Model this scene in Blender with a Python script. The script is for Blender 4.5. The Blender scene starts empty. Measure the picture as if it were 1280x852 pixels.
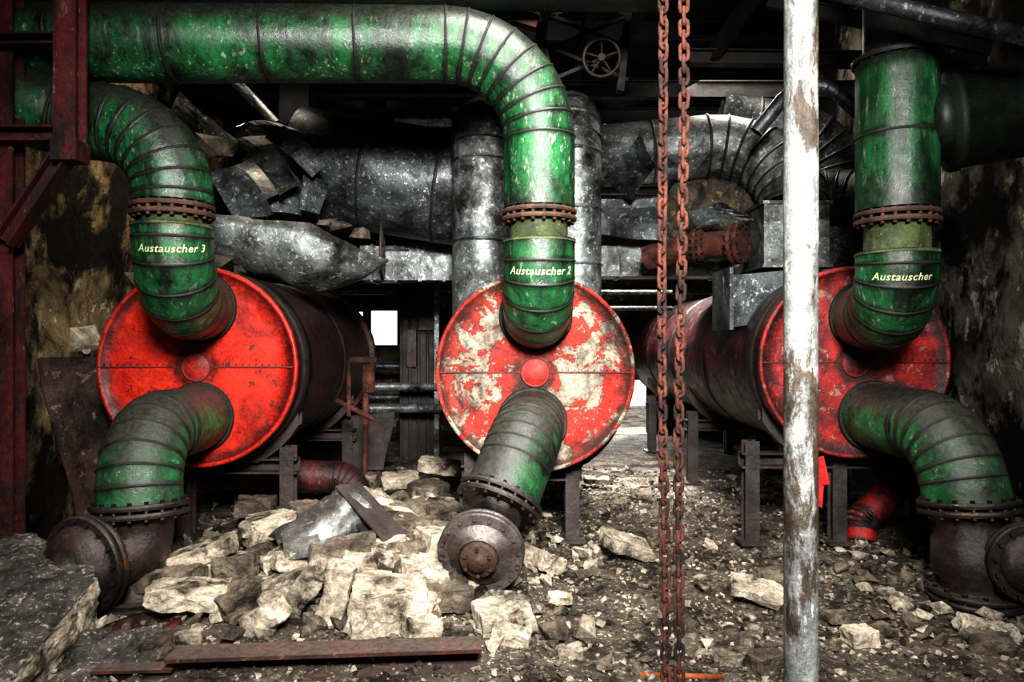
import bpy, bmesh, math, random
from mathutils import Vector, Matrix, noise, Quaternion
random.seed(7)
F=900.0; CH=1.6
def W(u,v,d): # survey measurement -> metres (camera at 0,0,1.6 looking +Y)
    return Vector(((u-640)*d/F, d, CH-(v-426)*d/F))
scene=bpy.context.scene
V=Vector
# ------------------------------------------------------------------ materials
def mat(name,c1,c2,scale=3.0,dirt=(0.02,0.017,0.014),dthr=0.55,dw=0.15,dscale=2.0,stretch=(1,1,1),
        rough=0.6,metal=0.0,bump=0.3,bscale=40,speck=None,sthr=0.68,sscale=25,sw=0.03,top=None,topamt=0.7,tr=(0.35,0.95),
        peel=None,pthr=0.55,pscale=4,spec=0.4,grime=0.45,joint=None):
    m=bpy.data.materials.new(name); m.use_nodes=True
    nt=m.node_tree; N=nt.nodes; L=nt.links
    b=N['Principled BSDF']
    tc=N.new('ShaderNodeTexCoord'); mp=N.new('ShaderNodeMapping'); L.new(tc.outputs['Object'],mp.inputs[0])
    ms=N.new('ShaderNodeMapping'); L.new(tc.outputs['Object'],ms.inputs[0]); ms.inputs['Scale'].default_value=stretch
    def nz(sc,det=8,ro=0.6,src=mp,dist=0.0):
        n=N.new('ShaderNodeTexNoise'); n.inputs['Scale'].default_value=sc; n.inputs['Detail'].default_value=det
        n.inputs['Roughness'].default_value=ro; n.inputs['Distortion'].default_value=dist
        L.new(src.outputs[0],n.inputs['Vector']); return n.outputs['Fac']
    def rng(s,a,bb,lo=0,hi=1):
        r=N.new('ShaderNodeMapRange'); r.inputs[1].default_value=a; r.inputs[2].default_value=bb
        r.inputs[3].default_value=lo; r.inputs[4].default_value=hi; L.new(s,r.inputs[0]); return r.outputs[0]
    def mix(fac,a,bc):
        x=N.new('ShaderNodeMix'); x.data_type='RGBA'; L.new(fac,x.inputs[0])
        if isinstance(a,tuple): x.inputs[6].default_value=(*a,1)
        else: L.new(a,x.inputs[6])
        if isinstance(bc,tuple): x.inputs[7].default_value=(*bc,1)
        else: L.new(bc,x.inputs[7])
        return x.outputs[2]
    def mul(a,bb):
        x=N.new('ShaderNodeMath'); x.operation='MULTIPLY'
        L.new(a,x.inputs[0])
        if isinstance(bb,float): x.inputs[1].default_value=bb
        else: L.new(bb,x.inputs[1])
        return x.outputs[0]
    def mulc(c,f):
        x=N.new('ShaderNodeMix'); x.data_type='RGBA'; x.blend_type='MULTIPLY'; x.inputs[0].default_value=1
        L.new(c,x.inputs[6]); L.new(f,x.inputs[7]); return x.outputs[2]
    col=mix(rng(nz(scale),0.35,0.65),c1,c2)
    hgt=None
    if peel:
        pn=nz(pscale,12,0.72,mp,0.5)
        pm=rng(pn,pthr,pthr+0.012)
        col=mix(rng(pn,pthr-0.03,pthr),col,tuple(x*0.35 for x in c1))
        col=mix(pm,col,mix(rng(nz(14),0.3,0.7),peel,tuple(x*0.4 for x in peel)))
        hgt=pm
    if speck:
        col=mix(rng(nz(sscale,4,0.7,ms),sthr,sthr+sw),col,speck)
    dn=rng(nz(dscale,10,0.7,ms,0.3),dthr,dthr+dw)
    col=mix(dn,col,dirt)
    if joint:
        at=N.new('ShaderNodeAttribute'); at.attribute_name='grime'
        ad=N.new('ShaderNodeMath'); ad.operation='ADD'; L.new(at.outputs['Fac'],ad.inputs[0]); L.new(rng(nz(7,8,.75),.3,.7,-.45,.45),ad.inputs[1])
        jf=mul(rng(ad.outputs[0],0.2,0.85),0.92)
        col=mix(jf,col,joint)
    col=mulc(col,rng(nz(3.3,10,0.75,ms,0.6),0.38,0.58,1-grime,1.0))
    col=mulc(col,rng(nz(60,5,0.75),0.32,0.6,0.5,1.05))
    if top:
        g=N.new('ShaderNodeNewGeometry'); s=N.new('ShaderNodeSeparateXYZ'); L.new(g.outputs['Normal'],s.inputs[0])
        nn=nz(4,8,0.7); ad=N.new('ShaderNodeMath'); ad.operation='MULTIPLY_ADD'; L.new(nn,ad.inputs[0]); ad.inputs[1].default_value=0.8; 
        L.new(s.outputs[2],ad.inputs[2])
        t=rng(ad.outputs[0],tr[0]+.4,tr[1]+.4); t=mul(t,float(topamt))
        col=mix(t,col,mix(rng(nz(30,6,.7),.4,.65),top,tuple(x*2.2 for x in top)))
    L.new(col,b.inputs['Base Color'])
    L.new(rng(nz(9,6,0.7),0.3,0.7,max(0.05,rough-0.15),min(1,rough+0.25)),b.inputs['Roughness'])
    b.inputs['Metallic'].default_value=metal
    b.inputs['Specular IOR Level'].default_value=spec
    bp=N.new('ShaderNodeBump'); bp.inputs['Strength'].default_value=bump; bp.inputs['Distance'].default_value=0.02
    L.new(nz(bscale,10,0.7),bp.inputs['Height'])
    last=bp
    if hgt is not None:
        b2=N.new('ShaderNodeBump'); b2.inputs['Strength'].default_value=.6; b2.inputs['Distance'].default_value=0.004; b2.invert=True
        L.new(hgt,b2.inputs['Height']); L.new(bp.outputs[0],b2.inputs['Normal']); last=b2
    L.new(last.outputs[0],b.inputs['Normal'])
    return m
SOOT=(0.010,0.009,0.008)
M={}
VS=(1.6,1.6,0.3)
JG=(0.009,0.011,0.007)
M['green']=mat('green_paint',(0.012,0.085,0.028),(0.024,0.15,0.050),2.5,dirt=(0.010,0.014,0.009),dthr=0.46,dw=0.15,dscale=2.0,rough=0.34,bump=0.25,speck=(0.22,0.27,0.18),sthr=0.61,sscale=18,sw=.02,stretch=VS,top=(0.015,0.015,0.012),topamt=0.97,tr=(.08,.5),spec=0.5,grime=.8,joint=JG)
M['green_run']=mat('green_paint_scuffed',(0.012,0.10,0.030),(0.026,0.17,0.055),2.5,dirt=(0.008,0.016,0.010),dthr=0.47,dw=0.14,dscale=1.6,rough=0.32,bump=0.25,speck=(0.32,0.36,0.25),sthr=0.60,sscale=14,sw=.02,stretch=(2.2,2.2,.7),top=(0.011,0.012,0.009),topamt=0.97,tr=(.12,.5),spec=0.5,grime=.8,joint=JG)
M['green_out']=mat('green_paint_sooty_elbow',(0.014,0.11,0.034),(0.026,0.18,0.06),2.5,dirt=(0.014,0.017,0.012),dthr=0.49,dw=0.12,dscale=1.9,rough=0.38,bump=0.3,speck=(0.3,0.32,0.25),sthr=0.63,sscale=18,top=(0.018,0.017,0.014),topamt=0.97,tr=(.05,.55),grime=.8,joint=JG)
M['green_dk']=mat('green_paint_black_soot',(0.005,0.012,0.008),(0.006,0.018,0.011),2.5,dirt=SOOT,dthr=0.44,dw=0.15,dscale=2,rough=0.42,bump=0.15,top=(0.016,0.016,0.014))
M['seam']=mat('seam_grime',(0.007,0.010,0.006),(0.010,0.018,0.009),6,rough=0.6)
M['greenyel']=mat('old_green_stub',(0.11,0.125,0.04),(0.045,0.075,0.025),7,dthr=0.46,rough=0.6,speck=(.26,.26,.16),sthr=.62,grime=.7)
M['red']=mat('red_paint',(0.74,0.034,0.013),(0.46,0.016,0.008),1.4,dirt=(0.15,0.008,0.005),dthr=0.53,dw=0.22,dscale=2.0,rough=0.42,bump=0.15,speck=(0.16,0.02,0.015),sthr=0.61,sscale=11,spec=0.3,grime=.6,joint=(.05,.006,.005))
M['red_peel']=mat('red_paint_peeling',(0.60,0.040,0.024),(0.36,0.022,0.014),2,dirt=(0.08,0.02,0.015),dthr=0.56,dw=0.1,dscale=3,rough=0.58,bump=0.35,peel=(0.48,0.41,0.31),pthr=0.505,pscale=3.8,spec=0.2,speck=(.36,.2,.14),sthr=.59,sscale=18,grime=.75,joint=(.05,.015,.01))
M['red_crack']=mat('red_paint_flaking',(0.54,0.018,0.014),(0.20,0.010,0.010),3,dirt=(0.03,0.008,0.008),dthr=0.47,dw=0.12,dscale=2.4,rough=0.5,bump=0.4,speck=(0.40,0.20,0.15),sthr=0.60,sscale=12,grime=.75,joint=(.02,.006,.005))
M['red_seam']=mat('red_seam',(0.13,0.008,0.006),(0.06,0.007,0.006),5,rough=0.6)
M['body']=mat('tank_shell_sooty',(0.07,0.014,0.010),(0.03,0.026,0.024),2.5,dirt=SOOT,dthr=0.48,dw=0.2,dscale=2,stretch=(1,.5,1),rough=0.36,metal=0.3,bump=0.2,top=(0.03,0.027,0.024))
M['body_red']=mat('tank_shell_red',(0.12,0.014,0.016),(0.035,0.010,0.011),1.8,dirt=(.012,.008,.008),dthr=0.46,dw=0.12,dscale=2.5,rough=0.36,bump=0.3,metal=.15,speck=(0.30,0.22,0.20),sthr=0.60,sscale=10,top=(0.02,0.013,0.012),topamt=.85,grime=.8)
M['band']=mat('steel_band',(0.045,0.03,0.027),(0.02,0.017,0.016),5,rough=0.5,metal=0.4)
M['iron']=mat('cast_iron',(0.065,0.05,0.045),(0.025,0.021,0.02),4,dirt=(0.11,0.05,0.03),dthr=0.56,dw=0.1,dscale=5,rough=0.32,metal=0.5,bump=0.4,top=(0.06,0.05,0.042),topamt=0.6)
M['iron_l']=mat('worn_flange_steel',(0.22,0.19,0.175),(0.08,0.07,0.065),5,dirt=(0.10,0.045,0.03),dthr=0.56,dw=0.1,dscale=5,rough=0.32,metal=0.5,bump=0.35)
M['rustflange']=mat('rusty_flange',(0.14,0.065,0.04),(0.05,0.03,0.022),8,dthr=0.5,rough=0.6,metal=0.3,bump=0.5)
M['rust']=mat('rust',(0.17,0.05,0.028),(0.06,0.02,0.014),9,dirt=(0.02,0.010,0.008),dthr=0.48,dw=0.12,dscale=6,rough=0.75,metal=0.2,bump=0.7)
M['redsteel']=mat('red_oxide_steel',(0.13,0.017,0.014),(0.06,0.010,0.009),4,dirt=(0.018,0.009,0.009),dthr=0.46,dw=0.12,dscale=3,stretch=(1,1,.4),rough=0.5,metal=0.1,bump=0.35,speck=(.2,.1,.07),sthr=.62,sscale=16,grime=.75)
M['beamrust']=mat('rusty_beam',(0.11,0.026,0.016),(0.045,0.015,0.011),6,dirt=(0.03,0.02,0.015),dthr=0.47,dw=0.12,dscale=5,rough=0.75,bump=0.5,speck=(.2,.14,.1),sthr=.6,sscale=16,top=(.06,.045,.035),topamt=.6,grime=.7)
M['galv']=mat('galvanised_mottled',(0.34,0.37,0.37),(0.12,0.13,0.13),5,dirt=(0.02,0.02,0.018),dthr=0.48,dw=0.16,dscale=2.4,rough=0.36,metal=0.55,bump=0.3,speck=(0.7,0.72,0.67),sthr=0.565,sscale=24,sw=0.05,top=(0.08,0.07,0.055),topamt=0.5,grime=.8)
M['galv_dk']=mat('galvanised_sooty',(0.17,0.19,0.20),(0.045,0.052,0.055),3,dirt=SOOT,dthr=0.48,dw=0.16,dscale=1.7,rough=0.36,metal=0.6,bump=0.25,speck=(0.5,0.52,0.5),sthr=0.59,sscale=26,top=(0.02,0.018,0.016),topamt=.9,grime=.8)
M['pole']=mat('pole_galvanised',(0.40,0.41,0.39),(0.18,0.19,0.185),8,dirt=(0.08,0.058,0.04),dthr=0.51,dw=0.05,dscale=6,stretch=(1.5,1.5,.5),rough=0.45,metal=0.25,bump=0.5,speck=(0.58,0.58,0.54),sthr=0.57,sscale=20,grime=.75)
M['dark']=mat('dark_steel',(0.028,0.025,0.024),(0.012,0.011,0.011),4,rough=0.5,metal=0.3,bump=0.2)
M['legsteel']=mat('leg_steel',(0.07,0.055,0.05),(0.03,0.022,0.02),4,dirt=(0.11,0.035,0.022),dthr=0.55,rough=0.5,metal=0.3,bump=0.35)
M['stone']=mat('broken_masonry',(0.66,0.57,0.44),(0.42,0.355,0.27),5,dirt=(0.05,0.038,0.028),dthr=0.49,dw=0.12,dscale=4,rough=0.9,bump=1.0,bscale=18,speck=(0.78,0.73,0.64),sthr=0.60,sscale=12,spec=0.12,grime=.75)
M['stone_dk']=mat('broken_concrete',(0.26,0.21,0.155),(0.10,0.082,0.064),6,dirt=(0.028,0.022,0.016),dthr=0.49,dw=0.15,dscale=5,rough=0.92,bump=1.0,bscale=25,spec=0.12,grime=.75)
M['slabtop']=mat('gravel_concrete',(0.15,0.13,0.11),(0.05,0.044,0.038),12,dirt=(0.02,0.018,0.016),dthr=0.48,dscale=9,rough=0.95,bump=1.0,bscale=45,speck=(0.55,0.5,0.42),sthr=0.58,sscale=40,grime=.7)
M['floor']=mat('rubble_dirt',(0.17,0.14,0.108),(0.068,0.056,0.044),3,dirt=(0.022,0.018,0.014),dthr=0.48,dw=0.12,dscale=2.4,rough=0.93,bump=1.0,bscale=30,speck=(0.6,0.52,0.42),sthr=0.58,sscale=34,sw=0.05,spec=0.12,grime=.75)
M['wall']=mat('stained_plaster',(0.36,0.26,0.145),(0.13,0.092,0.055),1.6,dirt=(0.012,0.010,0.008),dthr=0.462,dw=0.06,dscale=1.0,stretch=(.9,.9,.75),rough=0.92,bump=1.0,bscale=6,speck=(0.5,0.42,0.28),sthr=0.59,sscale=5,spec=0.1,grime=.9)
M['wallr']=mat('stained_plaster_grey',(0.24,0.21,0.17),(0.08,0.07,0.056),1.6,dirt=(0.010,0.009,0.009),dthr=0.455,dw=0.06,dscale=1.1,stretch=(.9,.9,.65),rough=0.92,bump=1.0,bscale=6,speck=(0.55,0.49,0.4),sthr=0.58,sscale=5,spec=0.1,grime=.88)
M['wallb']=mat('soot_wall',(0.14,0.115,0.085),(0.045,0.038,0.03),1.5,dirt=SOOT,dthr=0.5,dw=0.12,dscale=1.5,rough=0.9,bump=0.6,speck=(0.4,0.35,0.27),sthr=0.60,sscale=7,grime=.7)
M['ceil']=mat('soot_ceiling',(0.035,0.03,0.027),(0.018,0.016,0.015),1.5,rough=0.9)
M['label']=mat('label_paint',(0.72,0.74,0.42),(0.6,0.63,0.35),9,dthr=0.64,dscale=14,rough=0.6,grime=.25)
M['rag']=mat('red_cloth',(0.75,0.02,0.02),(0.5,0.01,0.01),6,dthr=0.75,rough=0.8)
M['orange']=mat('orange_rod_paint',(0.42,0.10,0.02),(0.25,0.06,0.02),6,dthr=0.52,dscale=8,rough=0.7)
M['sheet']=mat('rusted_sheet',(0.13,0.075,0.052),(0.05,0.036,0.03),2,dirt=SOOT,dthr=0.5,dscale=3,rough=0.45,metal=0.4,bump=0.3,speck=(.3,.2,.14),sthr=.59,sscale=8,grime=.7)
M['recess']=mat('recess_brown',(0.18,0.14,0.09),(0.08,0.057,0.037),4,dirt=SOOT,dthr=0.5,dscale=3,rough=0.9,bump=0.9,speck=(.4,.32,.2),sthr=.58,sscale=14,grime=.8)  # brown of the disc that stands in for the recess
M['mid']=mat('hub_paint',(0.58,0.028,0.018),(0.36,0.02,0.012),6,dthr=0.53,dirt=(.2,.02,.015),rough=0.55,grime=.7)
# ------------------------------------------------------------------ mesh builder
class MB:
    def __init__(s): s.v=[];s.f=[];s.m=[];s.s=[];s.g=[]
    def add(s,vs,fs,mi=0,sm=False):
        o=len(s.v); s.v+= [tuple(p) for p in vs]; s.g+=[0.0]*len(vs)
        for f in fs: s.f.append([i+o for i in f]); s.m.append(mi); s.s.append(sm)
    def rings(s,rs,mi=0,n=40,cap0=False,cap1=False,sm=True):
        vs=[];up=None;gg=[]
        for k,tp in enumerate(rs):
            c,t,r,m=tp[:4]; gg+=[tp[4] if len(tp)>4 else 0.0]*n
            t=V(t).normalized()
            if up is None:
                up=V((0,0,1)) if abs(t.z)<0.9 else V((0,1,0))
                up=(up-t*up.dot(t)).normalized(); pt=t
            else:
                q=pt.rotation_difference(t); up=(q@up); up=(up-t*up.dot(t)).normalized(); pt=t
            sd=t.cross(up)
            for i in range(n):
                a=2*math.pi*i/n
                vs.append(V(c)+up*(r*math.cos(a))+sd*(r*math.sin(a)))
        o=len(s.v); s.v+=[tuple(p) for p in vs]; s.g+=gg
        for k in range(len(rs)-1):
            for i in range(n):
                j=(i+1)%n
                s.f.append([o+k*n+i,o+(k+1)*n+i,o+(k+1)*n+j,o+k*n+j][::-1]); s.m.append(rs[k+1][3]); s.s.append(sm)
        if cap0: s.f.append([o+i for i in range(n)]); s.m.append(rs[0][3]); s.s.append(False)
        if cap1: s.f.append([o+(len(rs)-1)*n+i for i in range(n)][::-1]); s.m.append(rs[-1][3]); s.s.append(False)
    def cyl(s,p0,p1,r0,r1=None,mi=0,n=24,caps=True):
        r1=r0 if r1 is None else r1; p0=V(p0);p1=V(p1);t=p1-p0
        s.rings([(p0,t,r0,mi),(p1,t,r1,mi)],n=n,cap0=caps,cap1=caps)
    def box(s,c,size,mi=0,rot=None):
        x,y,z=[a/2 for a in size]; R=rot if rot else Matrix.Identity(3)
        vs=[V(c)+R@V((sx*x,sy*y,sz*z)) for sx in(-1,1) for sy in(-1,1) for sz in(-1,1)]
        s.add(vs,[(0,1,3,2),(4,6,7,5),(0,4,5,1),(2,3,7,6),(0,2,6,4),(1,5,7,3)],mi)
    def beam(s,p0,p1,w,h,mi=0,kind='I',t=0.012,up=V((0,0,1))):
        p0=V(p0);p1=V(p1);d=(p1-p0);ln=d.length;d.normalize()
        u=V(up); 
        if abs(d.dot(u))>0.95: u=V((0,1,0))
        sd=d.cross(u).normalized(); u=sd.cross(d).normalized()
        R=Matrix((sd,d,u)).transposed(); c=(p0+p1)/2
        if kind=='box': s.box(c,(w,ln,h),mi,R); return
        s.box(c+u*(h/2-t/2),(w,ln,t),mi,R); s.box(c-u*(h/2-t/2),(w,ln,t),mi,R)
        if kind=='I': s.box(c,(t,ln,h-2*t),mi,R)
        else: s.box(c-sd*(w/2-t/2),(t,ln,h-2*t),mi,R)
    def hull(s,pts,mi=0):
        bm=bmesh.new()
        for p in pts: bm.verts.new(p)
        r=bmesh.ops.convex_hull(bm,input=bm.verts)
        bmesh.ops.delete(bm,geom=[g for g in r['geom_interior'] if isinstance(g,bmesh.types.BMVert)],context='VERTS')
        bm.verts.index_update(); s.add([v.co.copy() for v in bm.verts],[[v.index for v in f.verts] for f in bm.faces],mi); bm.free()
    def obj(s,name,mats,parent=None,solid=0):
        me=bpy.data.meshes.new(name); me.from_pydata(s.v,[],s.f)
        for m in mats: me.materials.append(M[m])
        me.polygons.foreach_set('material_index',s.m); me.polygons.foreach_set('use_smooth',s.s)
        if any(s.g):
            at=me.attributes.new('grime','FLOAT','POINT'); at.data.foreach_set('value',s.g)
        me.update()
        ob=bpy.data.objects.new(name,me); scene.collection.objects.link(ob)
        if parent: ob.parent=parent
        if solid:
            md=ob.modifiers.new('thick','SOLIDIFY'); md.thickness=solid
        return ob
def empty(name,loc=(0,0,0)):
    e=bpy.data.objects.new(name,None); scene.collection.objects.link(e); return e
def path(wp,R,n):
    pts=[V(wp[0])]
    for i in range(1,len(wp)-1):
        a=(V(wp[i-1])-V(wp[i])).normalized(); b=(V(wp[i+1])-V(wp[i])).normalized()
        ang=a.angle(b); rr=R[i-1] if isinstance(R,list) else R
        nn=n[i-1] if isinstance(n,list) else n
        if ang>3.13: continue
        t=rr/math.tan(ang/2); p0=V(wp[i])+a*t; bis=(a+b).normalized(); c=V(wp[i])+bis*(rr/math.sin(ang/2))
        s0=p0-c; s1=V(wp[i])+b*t-c; tot=s0.angle(s1); ax=s0.cross(s1).normalized()
        for k in range(nn+1): pts.append(c+Quaternion(ax,tot*k/nn)@s0)
    pts.append(V(wp[-1])); return pts
def ducttube(mb,pts,r,mi=0,ms=1,bead=0.005,sl=0.7,bw=0.007,n=48,cap0=False,cap1=False):
    P=[pts[0]]
    for a,b in zip(pts[:-1],pts[1:]):
        L=(b-a).length
        if L<1e-5: continue
        k=max(1,int(round(L/sl)))
        for i in range(1,k+1): P.append(a.lerp(b,i/k))
    rs=[]
    for i,p in enumerate(P):
        if i==0: t=P[1]-p; rs.append((p,t,r,mi,.8)); continue
        if i==len(P)-1: t=p-P[i-1]; rs.append((p-t*.3,t,r,mi,0)); rs.append((p,t,r,mi,.8)); continue
        d0=p-P[i-1]; d1=P[i+1]-p; t0=d0.normalized(); t1=d1.normalized(); t=(t0+t1).normalized()
        g0=min(.05,d0.length*.3); g1=min(.05,d1.length*.3)
        tm0=(t0*2+t).normalized(); tm1=(t1*2+t).normalized()
        rs+=[(p-t0*g0,tm0,r,mi,0),(p-t0*bw*1.8,t,r,mi,.8),(p-t*bw,t,r,mi,1),(p-t*bw*.5,t,r+bead,ms,1),(p+t*bw*.5,t,r+bead,ms,1),(p+t*bw,t,r-.001,ms,1),(p+t1*bw*1.8,t,r,mi,.8),(p+t1*g1,tm1,r,mi,0)]
    mb.rings(rs,n=n,cap0=cap0,cap1=cap1)
    return P
def flange(mb,c,ax,R,th=0.03,gap=0.012,nb=14,mi=0,double=True,rb=0.014):
    c=V(c);ax=V(ax).normalized()
    offs=[-(th+gap)/2,(th+gap)/2] if double else [0]
    for o in offs: 
        a=c+ax*(o-th/2); b=c+ax*(o+th/2)
        mb.rings([(a,ax,R-.006,mi),(a+ax*.004,ax,R,mi),(b-ax*.004,ax,R,mi),(b,ax,R-.006,mi)],n=40,cap0=True,cap1=True)
    up=V((0,0,1)) if abs(ax.z)<.9 else V((0,1,0)); up=(up-ax*up.dot(ax)).normalized(); sd=ax.cross(up)
    hl=(th+gap/2+.018) if double else th/2+.016
    for i in range(nb):
        a=2*math.pi*i/nb+.1; p=c+(up*math.cos(a)+sd*math.sin(a))*(R-.028)
        mb.cyl(p-ax*hl,p+ax*hl,rb,mi=mi,n=6)
def label(txt,c,up,front,r,size,parent,name='lettering'):
    cu=bpy.data.curves.new('t','FONT'); cu.body=txt; cu.size=size; cu.align_x='CENTER'; cu.align_y='CENTER'; cu.shear=0.25; cu.offset=0.0008
    cu.resolution_u=3; cu.space_character=1.08
    o=bpy.data.objects.new('t',cu); scene.collection.objects.link(o)
    dg=bpy.context.evaluated_depsgraph_get(); dg.update()
    me=bpy.data.meshes.new_from_object(o.evaluated_get(dg)); bpy.data.objects.remove(o)
    up=V(up).normalized(); front=V(front); front=(front-up*front.dot(up)).normalized(); rt=up.cross(front)
    for v in me.vertices:
        a=v.co.x/r; v.co=V(c)+up*v.co.y+(front*math.cos(a)+rt*math.sin(a))*(r+.003)
    me.materials.clear(); me.materials.append(M['label'])
    ob=bpy.data.objects.new(name,me); scene.collection.objects.link(ob); ob.parent=parent
# ------------------------------------------------------------------ room shell
def fh(x,y):
    h=0.05*noise.noise(V((x*.9,y*.9,3)))+0.02*noise.noise(V((x*4,y*4,1)))
    m=math.exp(-(((x+.85)/.8)**2+((y-5.3)/1.3)**2)); h+=.22*m
    return max(h,-.02)+0.0
mb=MB(); nx,ny=150,230; x0,x1,y0,y1=-3.6,3.85,-2,12.6
vs=[];fs=[]
for j in range(ny+1):
    for i in range(nx+1):
        x=x0+(x1-x0)*i/nx; y=y0+(y1-y0)*j/ny
        vs.append((x,y,fh(x,y)+0.012*noise.noise(V((x*12,y*12,0)))))
for j in range(ny):
    for i in range(nx):
        a=j*(nx+1)+i; fs.append((a,a+1,a+nx+2,a+nx+1))
mb.add(vs,fs,0,True); mb.obj('floor',['floor'])
def wallholes(name,x0,x1,z0,z1,y,th,holes,m):
    xs=sorted({x0,x1,*[h[0] for h in holes],*[h[1] for h in holes]}); zs=sorted({z0,z1,*[h[2] for h in holes],*[h[3] for h in holes]})
    mb=MB()
    for a,b in zip(xs[:-1],xs[1:]):
        for c,d in zip(zs[:-1],zs[1:]):
            cx,cz=(a+b)/2,(c+d)/2
            if any(h[0]<cx<h[1] and h[2]<cz<h[3] for h in holes): continue
            mb.box((cx,y+th/2,cz),(b-a,th,d-c))
    return mb.obj(name,[m])
holes=[(-2.50,-1.98,1.50,2.16),(-2.98,-2.58,1.72,2.14),(1.58,2.02,5.1,5.5),(-2.8,-2.0,5.25,5.52),(1.3,2.4,-.1,.98)]
wallholes('wall_back',-3.6,3.85,-.1,5.62,12.6,.2,holes,'wallb')
wallholes('wall_front',-3.6,3.85,-.1,5.62,-2.2,.2,[(-1.6,2.6,2.3,5.0)],'wallb')
for k,h in enumerate(holes[:4]):
    mb=MB(); cx=(h[0]+h[1])/2;cz=(h[2]+h[3])/2
    if k: mb.box((cx,12.62,cz),(.02,.03,h[3]-h[2]))
    for zz in (h[2]+.015,h[3]-.015): mb.box((cx,12.62,zz),(h[1]-h[0],.05,.03))
    for xx in (h[0]+.015,h[1]-.015): mb.box((xx,12.62,cz),(.03,.05,h[3]-h[2]))
    mb.obj('window_%d'%(k+1),['dark'])
mb=MB()
for xx in (1.33,2.37): mb.box((xx,12.57,.5),(.06,.05,1.0))
mb.box((1.85,12.57,.95),(1.1,.05,.06)); mb.obj('door_1',['dark'])
mb=MB(); mb.box((-3.7,5.3,2.8),(.2,14.8,5.8)); mb.obj('wall_left',['wall'])
mb=MB(); mb.box((3.95,5.3,2.8),(.2,14.8,5.8)); mb.obj('wall_right',['wallr'])
mb=MB(); mb.box((.1,5.3,5.72),(7.9,15,.2)); mb.obj('ceiling',['ceil'])
mb=MB(); mb.box((1.8,15.5,-.1),(14,5.6,.1)); mb.obj('ground_outside',['stone'])
# ------------------------------------------------------------------ tanks
def tank(x,z,R,ylen,bodym,capm,hubm,legs,back=None):
    e=empty('heat_exchanger_tank')
    mb=MB(); y0=5.4; A=V((0,1,0))
    rs=[(V((x,y0+.012,z)),A,R*.985,0)]
    L=ylen; k=max(2,int(L/1.4))
    for i in range(k+1):
        y=y0+.28+(L-.35)*i/k; w=.11 if i==0 else .03
        rs+=[(V((x,y-w-.01,z)),A,R*.985,0),(V((x,y-w-.002,z)),A,R*.985,0),(V((x,y-w,z)),A,R,2),(V((x,y+w,z)),A,R,2),(V((x,y+w+.002,z)),A,R*.985,0),(V((x,y+w+.01,z)),A,R*.985,0)]
    rs.append((V((x,y0+L,z)),A,R*.98,0)); rs.append((V((x,y0+L+.15,z)),A,R*.75,0)); rs.append((V((x,y0+L+.2,z)),A,R*.2,0))
    mb.rings(rs,n=96,cap1=True); mb.obj('shell',[bodym,bodym,'band'],e)
    mb=MB()
    prof=[(0.001,-.012,.2),(R*.12,-.012,.5),(R*.18,-.012,.9),(R*.25,-.012,.3),(R*.5,-.010,0),(R*.8,-.006,.05),(R*.955,0,1),(R*.962,-.012,.3),(R*.985,-.014,.1),(R,-.004,.5),(R,.05,1),(R*.985,.055,1)]
    mb.rings([(V((x,y0+p[1],z)),A,p[0],0,p[2]) for p in prof],n=96)
    mb.obj('end_cap',[capm],e)
    mb=MB(); mb.box((x,y0-.012,z),(R*1.91,.012,.012),0)
    for s_ in (-1,1):
        for q in range(12): mb.cyl((x+s_*R*(.2+.065*q),y0-.022,z+.02),(x+s_*R*(.2+.065*q),y0-.008,z+.02),.005,n=6)
    for q in range(36):
        a=2*math.pi*q/36; mb.cyl((x+R*.973*math.cos(a),y0-.02,z+R*.973*math.sin(a)),(x+R*.973*math.cos(a),y0-.008,z+R*.973*math.sin(a)),.006,n=6)
    mb.obj('cap_seam',['red_seam'],e)
    mb=MB(); mb.rings([(V((x,y0-.01,z)),A*-1,.112,1),(V((x,y0-.024,z)),A*-1,.112,1),(V((x,y0-.026,z)),A*-1,.103,1),(V((x,y0-.02,z)),A*-1,.1,1),(V((x,y0-.026,z)),A*-1,.094,0),(V((x,y0-.03,z)),A*-1,.001,0)],n=40)
    mb.obj('centre_hub',[hubm,'red_seam'],e)
    mb=MB()
    for (ly,xs) in legs:
        zt=z-R-.02
        for lx in xs:
            mb.beam((lx,ly,-.03),(lx,ly,z-R*.86 if abs(lx-x)>.4 else zt),.11,.11,0,'I',.014)
            mb.box((lx,ly,.03),(.2,.2,.025))
        mb.beam((min(xs)-.08,ly,zt-.03),(max(xs)+.08,ly,zt-.03),.12,.12,0,'C',.014)
        n=14; vs=[]
        for i in range(n+1):
            a=math.radians(-150+120*i/n)
            for yy in (-.05,.05): vs.append((x+R*1.0*math.cos(a),ly+yy,z+R*1.0*math.sin(a)))
            for yy in (-.05,.05): vs.append((x+R*1.0*math.cos(a),ly+yy,max(zt-.0,z+R*math.sin(a)-.1)))
        fs=[]
        for i in range(n):
            o=i*4; q=o+4
            fs+=[(o,q,q+1,o+1),(o,o+2,q+2,q),(o+1,q+1,q+3,o+3),(o+2,o+3,q+3,q+2)]
        mb.add(vs,fs,0)
    mb.obj('support_legs',['legsteel'],e)
    if back:
        mb=MB(); flange(mb,(x,y0+L-.1,z),A,R*1.06,.04,.02,24,0); mb.obj('rear_flange',['redsteel'],e)
    return e
tank(-2.36,1.405,.755,2.95,'body','red','mid',[(5.8,(-2.62,-1.80)),(7.7,(-2.8,-1.75))],True)
tank(.174,1.365,.75,3.6,'body','red_peel','mid',[(5.7,(-.32,.475)),(8.0,(-.3,.6))])
tank(2.57,1.44,.72,6.0,'body_red','red_crack','red_crack',[(5.65,(1.87,2.55,3.2)),(8.0,(2.0,3.1)),(10.3,(2.0,3.1))])
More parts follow.
